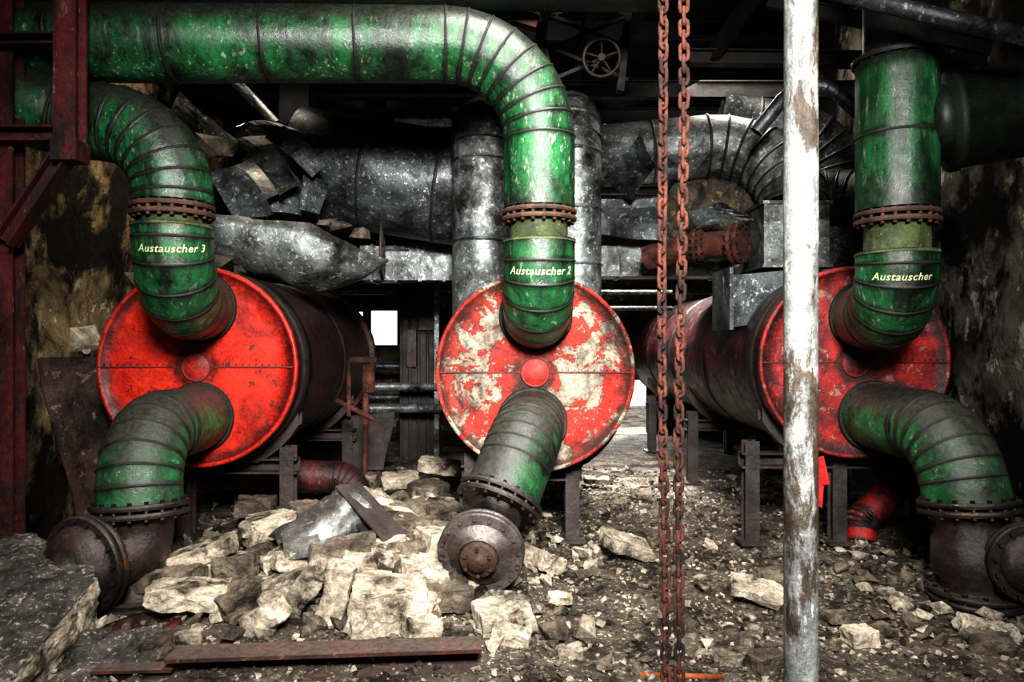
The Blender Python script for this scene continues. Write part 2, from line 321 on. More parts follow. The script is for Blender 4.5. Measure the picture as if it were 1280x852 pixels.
# ------------------------------------------------------------------ green pipes
RP=.245
def inlet(name,x,xe,yv,zs,R,ztop_pts,zfl,zst,txt,ang,tsz,topR,topn,mname='green_run',dz=0):
    e=empty(name)
    mb=MB()
    p=path([V((x,yv,zst)),V((x,yv,zs-R)),V((xe,5.41,zs-R))],[R],[5])
    ducttube(mb,p,RP,0,1,.005,sl=.6)
    flange(mb,(xe,5.375,zs-R),(0,1,0),RP+.03,.02,0,20,1,False,.008)
    mb.obj('lower_elbow',['green','seam'],e)
    a=p[1];b=p[2]; up=(a-b).normalized(); c=(a+b)/2
    label(txt,c+up*dz,up,V((math.sin(ang),-math.cos(ang),0)),RP,tsz,e)
    mb=MB(); mb.cyl((x,yv,zst-.01),(x,yv,zfl+.03),RP*.80,mi=0,n=40)
    mb.cyl((x,yv,zst-.004),(x,yv,zst+.016),RP+.006,mi=0,n=40)
    mb.obj('stub',['greenyel'],e)
    mb=MB(); flange(mb,(x,yv,zfl),(0,0,1),RP+.012,.028,.022,20,0); mb.obj('bolted_flange',['rustflange'],e)
    mb=MB()
    q=path([V((x,yv,zfl+.05))]+ztop_pts,topR,topn); ducttube(mb,q,RP,0,1,.005,sl=.62,cap1=True)
    mb.obj('upper_run',[mname,'seam'],e)
    return e
def zat(v,d): return CH-(v-426)*d/F
x3=-2.19; y3=4.65
inlet('green_inlet_pipe',x3,-2.33,y3,2.27,.42,[V((x3,y3,zat(158,y3))),V((-2.86,4.65,zat(150,y3))),V((-3.5,4.5,zat(105,4.5)))],zat(264,y3),zat(285,y3),'Austauscher 3',math.radians(22),.068,[.47,.25],[7,2])
x2=(674-640)*4.95/F
inlet('green_inlet_pipe',x2,x2-.01,4.95,2.15,.36,[V((x2,4.95,zat(49,4.85))),V((-2.2,4.68,zat(52,4.65))),V((-3.56,4.55,zat(52,4.55)))],zat(270,4.95),zat(303,4.95),'Austauscher 2',math.radians(1),.074,[.62,.5],[8,1])
x1_=(1121-640)*4.65/F
inlet('green_inlet_pipe',x1_,2.64,4.65,2.10,.32,[V((x1_,4.65,zat(80,4.65)))],zat(273,4.65),zat(318,4.65),'Austauscher',math.radians(-19),.066,[.01],[1],'green',-.02)
mb=MB(); c=V((x1_,4.65,zat(155,4.65)))
pp=[c+V((.14,.02,0)),c+V((.30,-.02,.0)),c+V((1.25,-.3,.12))]
mb.rings([(pp[0],(1,-.2,0),.24,0),(pp[1],(1,-.3,.1),.24,0),(pp[1]+V((.01,0,0)),(1,-.3,.1),.315,1),(pp[1]+V((.05,-.01,.005)),(1,-.3,.1),.315,1),(pp[1]+V((.06,-.01,.005)),(1,-.3,.1),.295,0),(pp[2],(1,-.35,.1),.295,0)],n=48,cap0=True,cap1=True)
mb.obj('sooty_branch_pipe',['green_dk','seam'])
mb=MB(); ducttube(mb,[V((x1_,4.65,zat(79,4.65))),V((x1_,4.65,5.6))],.2,0,1,cap0=True); flange(mb,(x1_,4.65,zat(76,4.65)),(0,0,1),.27,.03,.0,16,0,False); mb.obj('riser_pipe',['dark','seam'])
mb=MB(); ducttube(mb,[W(60,-14,5.35),W(835,-12,5.35)],.15,0,1,sl=.9,cap0=True,cap1=True)
for u in (150,450,760):
    p=W(u,-14,5.35); mb.cyl(p,V((p.x,p.y,5.61)),.015,mi=1)
mb.obj('green_header_pipe',['green_dk','seam'])
def outlet(A,B,C,R,n,fl,flax):
    e=empty('green_outlet_pipe'); mb=MB()
    p=path([V(A),V(B),V(C)],[R],[n]); ducttube(mb,p,RP-.003,0,1,.005,sl=.5)
    A=V(A); flange(mb,(A.x,5.375,A.z),(0,1,0),RP+.02,.02,0,20,1,False,.008)
    mb.obj('elbow',['green_out','seam'],e)
    mb=MB(); flange(mb,fl,flax,RP+.035,.03,.02,18,0,True,.012); mb.obj('bolted_flange',['iron'],e)
    return e
e=outlet((-2.34,5.42,1.03),(-2.31,4.46,1.03),(-2.27,4.40,.60),.38,6,(-2.265,4.39,.58),(.05,-.1,-1))
mb=MB()
q=path([V((-2.265,4.39,.56)),V((-2.26,4.37,.34)),V((-2.46,4.2,.30))],[.12],[5])
mb.rings([(p,(q[min(i+1,len(q)-1)]-q[max(i-1,0)]),.19,0) for i,p in enumerate(q)],n=36,cap0=True)
c=V((-2.46,4.16,.31)); ax=V((-.35,-1,-.05)).normalized()
flange(mb,c-ax*-.0,ax,.285,.035,.012,16,0)
mb.rings([(c+ax*a,ax,r,0) for a,r in ((.03,.24),(.07,.235),(.12,.2),(.155,.14),(.17,.08),(.2,.075),(.2,.001))],n=40)
mb.cyl((-2.27,4.42,.4),(-2.27,4.42,0.02),.12,.16,n=30); mb.cyl((-2.27,4.42,.05),(-2.27,4.42,.0),.24,n=30)
mb.obj('pump_casing',['iron'],e)
e=outlet((.15,5.42,.99),(.10,4.86,.97),(-.075,4.62,.58),.42,6,(-.08,4.61,.57),(-.175,-.24,-.38))
mb=MB(); c=V((-.185,4.33,.335)); ax=V((-.12,-.95,-.22)).normalized()
q=path([V((-.08,4.61,.56)),V((-.16,4.5,.38)),V(c)],[.09],[5])
mb.rings([(p,(q[min(i+1,len(q)-1)]-q[max(i-1,0)]),.17,0) for i,p in enumerate(q)],n=36)
flange(mb,c,ax,.262,.03,.02,16,2)
mb.rings([(c+ax*a,ax,r,2) for a,r in ((.03,.2),(.05,.19),(.055,.13),(.09,.12))],n=40)
mb.rings([(c+ax*a,ax,r,1) for a,r in ((.05,.115),(.11,.11),(.12,.10),(.12,.06),(.15,.055),(.15,.001))],n=30)
up=V((0,0,1)); up=(up-ax*up.dot(ax)).normalized(); sd=ax.cross(up)
for i in range(6):
    a=i*math.pi/3; p=c+(up*math.cos(a)+sd*math.sin(a))*.083; mb.cyl(p+ax*.1,p+ax*.14,.013,mi=1,n=6)
mb.cyl(c-V((0,-.06,.2)),V((c.x,c.y+.06,0)),.06,.09)
mb.obj('valve_body',['iron','rustflange','iron_l'],e)
e=outlet((2.70,5.42,1.04),(2.76,4.52,1.03),(2.80,4.42,.60),.38,6,(2.80,4.42,.59),(.05,-.12,-1))
mb=MB()
mb.rings([(V((2.80,4.4,.57)),(0,0,-1),.19,0),(V((2.80,4.4,.47)),(0,0,-1),.17,0),(V((2.82,4.38,.38)),(0,0,-1),.24,0),(V((2.82,4.38,.2)),(0,0,-1),.24,0),(V((2.82,4.38,.13)),(0,0,-1),.18,0),(V((2.82,4.38,.08)),(0,0,-1),.2,0)],n=40,cap0=True)
flange(mb,(2.82,4.38,.06),(0,0,1),.26,.03,.015,14,0)
c=V((2.95,4.13,.33)); ax=V((-.05,-1,0.02)).normalized()
mb.cyl(V((2.84,4.38,.33)),c,.17); flange(mb,c,ax,.225,.03,.015,14,0)
mb.rings([(c+ax*a,ax,r,0) for a,r in ((.03,.17),(.06,.165),(.1,.13),(.125,.07),(.13,.001))],n=36)
mb.obj('valve_body',['iron'],e)
# ------------------------------------------------------------------ foreground pole & chains
mb=MB(); px=(1001-640)*2.3/F
mb.rings([(V((px,2.3,z)),(0,0,1),.0525+.0008*math.sin(z*7),0) for z in [i*.2 for i in range(29)]],n=40,cap1=True)
mb.cyl((px,2.3,0),(px,2.3,.02),.12); mb.obj('support_pole',['pole'])
def chain(mb,x,y,z0,z1,seed,drift):
    rnd=random.Random(seed); pitch=.074; a_,b_=.034,.0175; wr=.0085
    k=0; z=z1
    while z>z0:
        ang=(math.pi/2 if k%2 else 0)+.5+rnd.uniform(-.15,.15)+seed*.35+.25*math.sin(z*1.7+seed)
        cx=x+.006*math.sin(z*2.3+seed)+drift*(2.5-z); ce=V((cx,y,z))
        R=Matrix.Rotation(ang,3,'Z')@Matrix.Rotation(rnd.uniform(-.08,.08),3,'Y')
        n=20; m=8; vs=[];fs=[]
        for i in range(n):
            t=2*math.pi*i/n; cxx=b_*math.cos(t); cz=(a_-b_+.004)*(1 if math.sin(t)>0 else -1)*(min(1,abs(math.sin(t))*3))+b_*math.sin(t)
            rad=V((math.cos(t),0,math.sin(t)))
            for j in range(m):
                p=2*math.pi*j/m; vs.append(ce+R@(V((cxx,0,cz))+rad*wr*math.cos(p)+V((0,wr*math.sin(p),0))))
        for i in range(n):
            for j in range(m):
                fs.append((i*m+j,i*m+(j+1)%m,((i+1)%n)*m+(j+1)%m,((i+1)%n)*m+j))
        mb.add(vs,fs,0,True); z-=pitch*.72; k+=1
for s_,(u) in enumerate((828,853)):
    mb=MB(); chain(mb,(u-640)*3.2/F,3.2,.04,5.6,s_+1,.004 if s_==0 else -.008); mb.obj('hanging_chain',['rust'])
# ------------------------------------------------------------------ left red frame
mb=MB()
mb.beam(W(11,210,4.35)*1+V((0,0,2.2)),V((W(11,600,4.35).x,4.35,0)),.12,.12,0,'I',.016)
mb.beam(W(88,-60,4.2)+V((0,0,1.6)),W(88,200,4.2),.13,.12,0,'C',.014)
mb.beam(W(-40,168,4.25),W(84,168,4.25),.09,.09,0,'C',.012)
mb.beam(W(-40,52,4.25),W(76,50,4.25),.09,.07,0,'C',.012)
mb.beam(W(88,182,4.22),W(8,302,4.22),.11,.10,0,'I',.014)
mb.box(W(88,190,4.2),(.15,.14,.12))
mb.obj('red_steel_frame',['redsteel'])
# ------------------------------------------------------------------ mid-ground ducting
def sheet(mb,c,n=10,amp=.05,seed=0,mi=0):
    a,b,cc,d=[V(p) for p in c]; vs=[];fs=[]
    for j in range(n+1):
        for i in range(n+1):
            s=i/n;t=j/n; p=(a.lerp(b,s)).lerp(d.lerp(cc,s),t)
            q=p*2.2+V((seed*7,0,0)); p=p+V((noise.noise(q),noise.noise(q+V((9,0,0))),noise.noise(q+V((0,9,0)))))*amp
            vs.append(p)
    for j in range(n):
        for i in range(n): o=j*(n+1)+i; fs.append((o,o+1,o+n+2,o+n+1))
    mb.add(vs,fs,mi,False)
mb=MB(); ducttube(mb,path([W(375,205,7.0),W(640,248,7.0)],1,1),.54,0,1,.01,sl=.75,bw=.012); mb.obj('ventilation_duct',['galv_dk','dark'])
mb=MB()
sheet(mb,[W(292,150,6.4),W(400,158,6.6),W(392,272,6.5),W(320,262,6.2)],8,.22,1)
sheet(mb,[W(268,205,6.1),W(330,190,6.3),W(372,225,6.1),W(300,268,6.0)],6,.12,2)
sheet(mb,[W(300,178,6.0),W(345,170,6.2),W(370,225,6.1),W(345,240,5.9)],5,.1,5)
sheet(mb,[W(225,120,6.5),W(295,175,6.4),W(280,205,6.3),W(215,165,6.4)],5,.1,6)
sheet(mb,[W(375,215,6.2),W(410,230,6.3),W(400,272,6.2),W(372,262,6.1)],4,.1,8)
sheet(mb,[W(330,168,6.0),W(352,158,6.1),W(408,212,6.1),W(392,222,6.0)],4,.08,9)
sheet(mb,[W(262,222,5.9),W(300,212,6.0),W(338,262,5.9),W(290,270,5.85)],4,.1,10)
mb.obj('crumpled_sheet_metal',['galv_dk'],solid=.008)
mb=MB(); n=24; vs=[];fs=[]; K=14
for i in range(n+1):
    s=i/n; c=W(262+222*s,286+44*s,6.0+.25*s); r=.27+.13*min(1,s/.6) if s<.6 else .40*max(.03,1-((s-.6)/.4)**1.6)
    for j in range(K+1):
        a=math.radians(-195+215*j/K); q=V((c.x,c.y+r*.9*math.cos(a)*-1,c.z+r*math.sin(a)*.95+.03))
        q+=V((0,1,1))*.04*noise.noise(q*4); vs.append(q)
for i in range(n):
    for j in range(K): o=i*(K+1)+j; fs.append((o,o+1,o+K+2,o+K+1))
mb.add(vs,fs,0,True); mb.obj('torn_duct_trough',['galv'],solid=.01)
mb=MB()
for u,v,sx in ((285,325,.25),(310,330,.2),(430,284,.15),(452,292,.12),(262,182,.26),(408,278,.1),(175,350,.15)):
    c=W(u,v,6.0); mb.hull([c+V((random.uniform(-1,1),random.uniform(-1,1),random.uniform(-.6,.6)))*sx*.8 for _ in range(12)])
mb.obj('plaster_debris_on_duct',['stone_dk'])
for (u0,top,bot,dd,r) in ((603,150,400,6.25,.262),(716,140,400,6.35,.25)):
    mb=MB(); a=W(u0,bot,dd); t=W(u0,top,dd)
    q=path([a,t,t+V((0,1.1,.1))],[.42],[5]); ducttube(mb,q,r,0,1,.012,sl=.58,bw=.012,cap0=True); mb.obj('ventilation_duct',['galv','galv_dk'])
mb=MB(); q=path([W(745,196,7.3),W(990,174,7.2),W(992,266,6.8)],[.70],[7]); ducttube(mb,q,.31,0,1,.014,sl=.55,bw=.012,cap0=True); mb.obj('ventilation_duct',['galv','dark'])
mb=MB(); q=path([W(900,150,8.0),W(1045,172,7.9),W(1045,400,7.8)],[.6],[6]); ducttube(mb,q,.30,0,1,.014,sl=.5,bw=.012,cap0=True); mb.obj('ventilation_duct',['galv_dk','dark'])
mb=MB(); mb.cyl(W(888,262,7.3),W(888,262,7.6),.56,mi=0,n=40); mb.rings([(W(888,262,7.28),(0,1,0),.46,1),(W(888,262,7.24),(0,1,0),.5,1),(W(888,262,7.24),(0,1,0),.55,1),(W(888,262,7.32),(0,1,0),.57,1)],n=40); mb.obj('recess_disc',['recess','galv_dk'])  # solid brown disc standing in for the recess inside the duct arch
mb=MB(); q=path([W(985,255,7.0),W(1040,245,7.0),W(1110,250,6.6)],[.4],[3]); ducttube(mb,q,.26,0,1,.014,sl=.5,cap0=True); mb.obj('ventilation_duct',['galv_dk','dark'])
mb=MB()
for (ua,ub,v0,v1,d) in ((455,572,310,352,7.6),(742,985,310,347,7.6)):
    a=W(ua,(v0+v1)/2,d);b=W(ub,(v0+v1)/2,d); h=(v1-v0)*d/F
    mb.box((a+b)/2,(b.x-a.x,.4,h)); 
    for k in range(4):
        c=a.lerp(b,(k+.5)/4); mb.box(c,(.03,.43,h+.03))
mb.obj('rectangular_duct',['galv'])
mb=MB(); c=W(984,297,6.6); mb.box(c,(.58,.45,.56)); mb.box(c+V((0,0,.28)),(.62,.5,.03)); mb.box(c+V((0,0,-.28)),(.62,.5,.03)); mb.box(c,(.02,.46,.56))
mb.obj('galvanised_duct_box',['galv'])
mb=MB(); 
mb.hull([W(903,345,5.9),W(980,338,5.9),W(984,398,5.9),W(908,410,5.9),W(903,345,6.3),W(980,338,6.3),W(984,398,6.3),W(908,410,6.3)]); mb.box(W(903,375,6.0),(.03,.5,.5))
mb.obj('sheet_metal_box',['galv_dk'])
mb=MB()
sheet(mb,[W(755,215,6.7),W(800,165,6.5),W(822,205,6.5),W(790,252,6.8)],4,.1,11)
sheet(mb,[W(860,262,6.8),W(900,255,6.6),W(942,275,6.6),W(870,285,6.7)],4,.06,12)
sheet(mb,[W(745,245,7),W(830,240,7),W(826,300,7),W(750,300,7)],5,.1,13)
mb.obj('crumpled_sheet_metal',['galv_dk'],solid=.008)
mb=MB(); q=path([W(810,322,7),W(862,308,6.7),W(930,303,6.3)],[.3],[3]); ducttube(mb,q,.12,0,0,cap0=True); flange(mb,W(922,304,6.3),(1,-.8,0),.185,.035,.02,12,0); flange(mb,W(872,307,6.6),(1,-.4,0),.15,.03,.02,12,0)
mb.obj('rusty_flanged_pipe',['rust'])
mb=MB()
mb.cyl(W(480,277,7.2),W(570,277,7.2),.022); mb.cyl(W(742,277,7.2),W(815,277,7.2),.022); mb.obj('rusty_rod',['rust'])
def wheel(name,c,ax,R,m):
    mb=MB(); c=V(c);ax=V(ax).normalized(); up=V((0,0,1)); up=(up-ax*up.dot(ax)).normalized(); sd=ax.cross(up); n=36
    P=[c+(up*math.cos(2*math.pi*i/n)+sd*math.sin(2*math.pi*i/n))*R for i in range(n)]
    mb.rings([(P[i%n],P[(i+1)%n]-P[(i-1)%n],.014,0) for i in range(n+1)],n=10)
    for i in range(5):
        a=2*math.pi*i/5; mb.cyl(c,c+(up*math.cos(a)+sd*math.sin(a))*R,.01,n=8)
    mb.cyl(c-ax*.03,c+ax*.03,.03); mb.cyl(c,c+ax*.25,.012); return mb.obj(name,[m])
wheel('hand_wheel',W(752,72,6.0),(0.1,1,.15),.15,'legsteel')
wheel('hand_wheel',W(478,312,6.9),(1,.12,0),.29,'legsteel')
# ------------------------------------------------------------------ overhead steel
mb=MB()
for y in (5.6,6.6,8.6,10.4): mb.beam((-3.6,y,5.3),(3.85,y,5.3),.14,.28,0)
mb.beam(W(862,72,6.6),V((3.85,6.6,W(0,76,6.6).z)),.12,.13,0)
mb.beam(W(890,70,6.6),W(965,-40,6.0),.1,.12,0)
mb.beam(W(960,0,6.2),W(1240,60,5.7),.06,.12,0)
mb.beam(W(862,40,8.6),W(1030,30,8.6),.12,.16,0)
for x in (.3,.75,1.2): mb.beam((x,5.6,4.75),(x,10.4,4.75),.1,.14,0)
mb.beam((-3.6,7.9,4.35),(3.85,7.9,4.35),.12,.18,0)
mb.beam((-3.6,9.6,4.6),(3.85,9.6,4.6),.12,.18,0)
mb.beam((-3.6,9.6,3.6),(3.85,9.6,3.6),.12,.12,0)
mb.beam(W(375,60,7.5),W(372,160,7.5),.3,.3,0,'box')
mb.beam(W(660,-30,6.3),W(690,110,6.3),.06,.08,0)
mb.beam(W(790,-30,6.3),W(775,115,6.3),.06,.08,0)
for a in range(3):
    mb.beam(W(690,-20+40*a,6.3),W(785,20+40*a,6.3),.03,.03,0,'box'); mb.beam(W(785,-20+40*a,6.3),W(690,20+40*a,6.3),.03,.03,0,'box')
mb.obj('ceiling_steelwork',['dark'])
mb=MB(); mb.cyl(W(1040,-10,4.3),W(1300,50,3.9),.05); mb.obj('overhead_conduit',['galv_dk'])
mb=MB(); q=path([W(945,165,6.2),W(1010,85,6.1),W(1085,150,6.0)],[.3],[5]); ducttube(mb,q,.06,0,0,n=20,bead=.003); mb.obj('flexible_conduit',['galv_dk'])
mb=MB(); ducttube(mb,[W(262,130,8.5),W(262,-10,8.5)],.2,0,1); mb.beam(W(640,20,5.6),W(672,30,5.6),.1,.1,0,'box'); mb.obj('red_riser_pipe',['redsteel','dark'])
mb=MB()
ducttube(mb,[W(236,105,8),W(690,108,8)],.16,0,1,cap0=True,cap1=True); ducttube(mb,[W(400,180,9),W(600,178,9)],.2,0,1,cap0=True,cap1=True)
mb.obj('overhead_pipe',['dark','dark'])
mb=MB(); mb.cyl(W(288,95,6.8),W(345,155,6.8),.05); mb.box(W(470,127,8.5),(.25,.1,.22)); mb.box(W(530,150,9),(.7,.2,.25)); mb.obj('overhead_fittings',['galv_dk'])
# ------------------------------------------------------------------ rear equipment
mb=MB()
for v,r in ((483,.05),(510,.06)): mb.cyl(W(400,v,9.3),W(600,v,9.3),r)
for v,r in ((365,.03),(385,.03)): mb.cyl(W(690,v,9.3),W(840,v,9.3),r)
for u in (545,700): mb.box((W(u,0,9.3).x,9.4,1.3),(.06,.06,2.7))
mb.obj('pipe_rack',['galv'])
mb=MB(); c=W(525,420,9.8); mb.box((c.x,10,1.2),(.5,.4,2.4)); mb.box((c.x+.1,9.75,1.9),(.2,.1,.3),1); mb.box((c.x-.1,9.75,1.5),(.12,.1,.5),1)
for k in range(5): mb.cyl((c.x-.25+.12*k,9.75,0),(c.x-.25+.12*k,9.75,2.6),.02,mi=1)
mb.obj('control_cabinet',['dark','legsteel'])
mb=MB()
for z in (2.4,2.7): mb.cyl((-3.5,11.5,z),(3.8,11.5,z),.06)
for x in (-1.7,-1.4,.9): mb.box((x,11.6,1.5),(.12,.12,3))
for z in (.7,1.2): mb.cyl((-3.5,11.5,z),(1.0,11.5,z),.06)
mb.obj('rear_pipework',['galv_dk'])
mb=MB()
a=W(455,448,6.9)
mb.cyl(W(457,447,6.9),W(457,530,6.9),.03); mb.cyl(W(436,450,6.8),W(470,450,6.9),.03); mb.cyl(W(436,450,6.8),W(436,520,6.8),.02); mb.cyl(W(420,500,6.8),W(470,525,6.9),.025); mb.cyl(W(462,455,6.9),W(462,490,6.9),.05)
mb.cyl(W(457,530,6.9),V((a.x,6.9,0)),.025)
mb.obj('drain_pipe_assembly',['rust'])
mb=MB(); q=path([W(235,590,6.4),W(440,596,6.5),W(452,660,6.5)],[.18],[6]); q[-1].z=.0; ducttube(mb,q,.14,0,1,.008,cap0=True,sl=.4); flange(mb,q[-1]+V((0,0,.06)),(0,0,1),.2,.03,.01,10,1); mb.obj('red_floor_pipe',['redsteel','dark'])
mb=MB(); q=path([W(1105,500,5.9),W(1118,610,5.9),W(1076,650,5.8),W(1076,690,5.75)],[.12,.12],[5,4]); q[-1].z=0
ducttube(mb,q,.12,0,1,.008,cap0=True,sl=.4); flange(mb,W(1112,590,5.9),(0,0,1),.17,.03,.01,10,1); mb.obj('red_floor_pipe',['red_crack','dark'])
mb=MB(); sheet(mb,[W(1018,572,5.3),W(1030,570,5.3),W(1037,604,5.25),W(1024,606,5.3)],6,.04,21); sheet(mb,[W(1020,590,5.3),W(1027,590,5.3),W(1026,634,5.25),W(1019,628,5.3)],6,.04,22); mb.obj('red_rag',['rag'],solid=.006)
mb=MB(); sheet(mb,[W(44,446,5.45),W(122,444,5.8),W(160,650,6.0),W(100,664,5.6)],6,.03,31); mb.obj('leaning_rusty_sheet',['sheet'],solid=.01)
mb=MB(); sheet(mb,[W(440,520,8),W(492,515,8),W(480,590,7.6),W(440,590,7.6)],4,.03,33); mb.obj('leaning_board',['legsteel'],solid=.02)
mb=MB(); c=W(108,422,5.7); mb.hull([c+V((random.uniform(-1,1),random.uniform(-.6,.6),random.uniform(-1,1)))*.13 for _ in range(16)]); mb.cyl(c+V((0,0,-.1)),V((c.x-.1,5.85,1.45)),.03); mb.obj('plaster_lump',['stone'])
# ------------------------------------------------------------------ rubble
def block(c,size,rot,seed,mi=0,cut=.25):
    rnd=random.Random(seed); pts=[]
    for sx in(-1,1):
        for sy in(-1,1):
            for sz in(-1,1):
                k=rnd.random()
                if k<.4:
                    for ax in range(3):
                        p=[sx,sy,sz]; p[ax]*=1-rnd.uniform(.15,.15+cut*2); pts.append(p)
                else: pts.append([sx*rnd.uniform(.85,1),sy*rnd.uniform(.85,1),sz*rnd.uniform(.85,1)])
    bm=bmesh.new()
    for p in pts: bm.verts.new((p[0]*size[0]/2,p[1]*size[1]/2,p[2]*size[2]/2))
    r=bmesh.ops.convex_hull(bm,input=bm.verts)
    bmesh.ops.bevel(bm,geom=list(bm.edges),offset=min(size)*.03,segments=1,affect='EDGES')
    bmesh.ops.triangulate(bm,faces=bm.faces)
    for _ in range(3): bmesh.ops.subdivide_edges(bm,edges=[e for e in bm.edges if e.calc_length()>.028],cuts=1,use_grid_fill=False); bmesh.ops.triangulate(bm,faces=bm.faces)
    bm.normal_update(); off=V((seed*3.1,0,0))
    R=rot; out=[]
    bm.verts.index_update()
    for v in bm.verts:
        d=.016*noise.noise(v.co*8+off)+.014*noise.noise(v.co*22+off)+.006*noise.noise(v.co*60+off)
        out.append(V(c)+R@(v.co+v.normal*d))
    res=(out,[[v.index for v in f.verts] for f in bm.faces]); bm.free(); return res
def eul(a,b,c): return (Matrix.Rotation(math.radians(c),3,'Z')@Matrix.Rotation(math.radians(b),3,'Y')@Matrix.Rotation(math.radians(a),3,'X'))
B=[(492,782,3.95,(.46,.34,.13),(0,0,-4),0),(488,745,4.0,(.42,.32,.16),(2,3,6),0),(524,782,3.8,(.18,.2,.11),(0,10,30),0),(455,782,3.85,(.15,.2,.11),(0,0,20),0),
(630,772,4.0,(.32,.26,.13),(5,-4,15),0),(640,802,3.85,(.2,.14,.08),(0,8,-10),0),
(383,755,4.0,(.13,.13,.44),(25,36,10),0),(330,792,3.85,(.12,.13,.26),(20,60,0),0),(418,778,3.9,(.14,.09,.38),(10,14,5),0),(355,735,4.15,(.30,.2,.11),(0,-20,20),0),(300,750,4.05,(.22,.2,.15),(10,-25,40),1),
(238,742,4.1,(.44,.26,.12),(0,4,10),0),(250,692,4.6,(.48,.26,.11),(0,-18,12),0),(210,720,4.4,(.35,.3,.12),(0,0,-10),1),
(472,706,4.5,(.42,.3,.19),(4,-3,12),0),(545,702,4.6,(.22,.26,.26),(0,8,30),0),(505,668,5.0,(.3,.25,.16),(0,12,0),1),(560,748,4.2,(.25,.25,.14),(0,0,20),1),
(340,654,5.3,(.4,.3,.13),(0,-6,10),0),(385,640,5.5,(.25,.25,.14),(0,0,40),1),(320,632,6.0,(.3,.3,.14),(0,0,10),1),
(505,636,5.6,(.26,.22,.12),(0,5,0),0),(552,640,5.4,(.24,.22,.16),(10,0,20),1),(500,600,6.6,(.34,.3,.12),(0,-4,10),0),(550,582,7.0,(.4,.3,.12),(0,8,0),0),(460,600,6.9,(.2,.25,.14),(0,0,0),1),(535,612,6.1,(.3,.25,.12),(5,0,40),1),(575,665,5.1,(.2,.2,.2),(0,20,10),1),(440,640,5.6,(.22,.2,.14),(0,0,10),0),
(783,680,5.2,(.38,.26,.07),(12,18,10),0),(748,690,5.3,(.12,.1,.1),(0,0,30),0),(727,698,5.2,(.14,.12,.08),(10,0,0),0),(686,714,4.9,(.18,.16,.12),(0,20,30),0),(700,748,4.3,(.14,.1,.05),(0,0,0),0),(662,706,5.0,(.15,.15,.12),(0,30,0),0),
(945,737,4.4,(.3,.24,.07),(8,12,-20),0),(968,722,4.6,(.2,.2,.09),(0,0,0),1),(917,827,3.6,(.19,.12,.07),(0,0,5),0),(955,842,3.5,(.16,.12,.1),(0,0,30),1),(1074,805,3.8,(.16,.12,.1),(0,0,10),0),(1216,793,3.95,(.15,.12,.1),(0,20,0),0),(1250,800,3.9,(.14,.12,.07),(0,0,10),0),(1238,820,3.75,(.2,.14,.1),(0,0,-20),1),(1110,742,4.5,(.12,.1,.06),(0,0,0),0),(1130,762,4.3,(.14,.12,.04),(10,20,0),0),(940,790,3.95,(.1,.08,.05),(0,0,0),0),(1045,770,4.1,(.12,.1,.05),(0,0,0),1),(712,815,3.7,(.12,.09,.06),(0,0,0),0),
(235,805,3.75,(.12,.1,.08),(0,0,20),0),(205,815,3.7,(.3,.08,.1),(0,0,60),1),
(800,612,7.2,(.2,.2,.06),(0,0,0),0),(745,600,7.8,(.25,.2,.06),(0,0,0),0)]
rub=empty('masonry_rubble')
mb=MB()
for i,(u,v,d,sz,ro,mi) in enumerate(B):
    vs,fs=block(W(u,v,d),sz,eul(*ro),i+3)
    mn=min(p.z for p in vs); fl=fh(W(u,v,d).x,d)-.02
    if mn<fl: vs=[p+V((0,0,(fl-mn)*.9)) for p in vs]
    mb.add(vs,fs,mi,False)
rnd=random.Random(77)
for k in range(95):
    if k<60: x,y=rnd.gauss(-.85,.42),rnd.gauss(5.6,.75)
    elif k<80: x,y=rnd.gauss(-1.75,.4),rnd.gauss(4.7,.45)
    else: x,y=rnd.gauss(-.5,.3),rnd.gauss(4.6,.3)
    if y<3.9 or (abs(x+.12)<.32 and 4.1<y<4.75) or (abs(x+2.35)<.45 and y<4.75) : continue
    s=rnd.uniform(.14,.32); sz=(s*rnd.uniform(.8,1.3),s*rnd.uniform(.6,1),s*rnd.uniform(.35,.6))
    vs,fs=block(V((x,y,fh(x,y)+sz[2]*.4+rnd.uniform(0,.06))),sz,eul(rnd.uniform(-25,25),rnd.uniform(-25,25),rnd.uniform(0,180)),200+k)
    mb.add(vs,fs,0 if rnd.random()<.5 else 1,False)
mb.obj('large_blocks',['stone','stone_dk'],rub)
tmpl=[]
for k in range(16):
    t=MB(); t.hull([V((random.uniform(-1,1),random.uniform(-.8,.8),random.uniform(-.6,.6))) for _ in range(11)]); tmpl.append((t.v,t.f))
def scatter(mb,n,smin,smax,fx,seed,pw=2.0,pick=(0,0,1,1,1)):
    rnd=random.Random(seed)
    for _ in range(n):
        x,y=fx(rnd); s=smin+(smax-smin)*rnd.random()**pw
        if abs(x)>3.5: continue
        if s>.07 and y<3.75 and x<-.1: continue
        R=eul(rnd.uniform(-25,25),rnd.uniform(-25,25),rnd.uniform(0,360)); tv,tf=tmpl[rnd.randrange(16)]
        c=V((x,y,fh(x,y)+s*.25)); mb.add([c+R@(V(p)*s*.5) for p in tv],tf,rnd.choice(pick))
mb=MB()
scatter(mb,420,.05,.2,lambda r:(r.gauss(-.75,.6),r.gauss(5.1,1.0)),1,1.5,(0,1))
scatter(mb,240,.05,.18,lambda r:(r.gauss(-1.7,.5),r.gauss(4.6,.7)),2,1.5,(0,1))
scatter(mb,480,.04,.14,lambda r:(r.uniform(-3.4,3.6),r.uniform(3.2,9)),3,2.2,(0,0,1))
scatter(mb,220,.05,.14,lambda r:(r.uniform(2.0,3.5),r.uniform(3.5,6)),4,2)
scatter(mb,9500,.012,.055,lambda r:(r.uniform(-3.4,3.6),3.0+6*r.random()**1.5),5,2.4,(0,1,1))
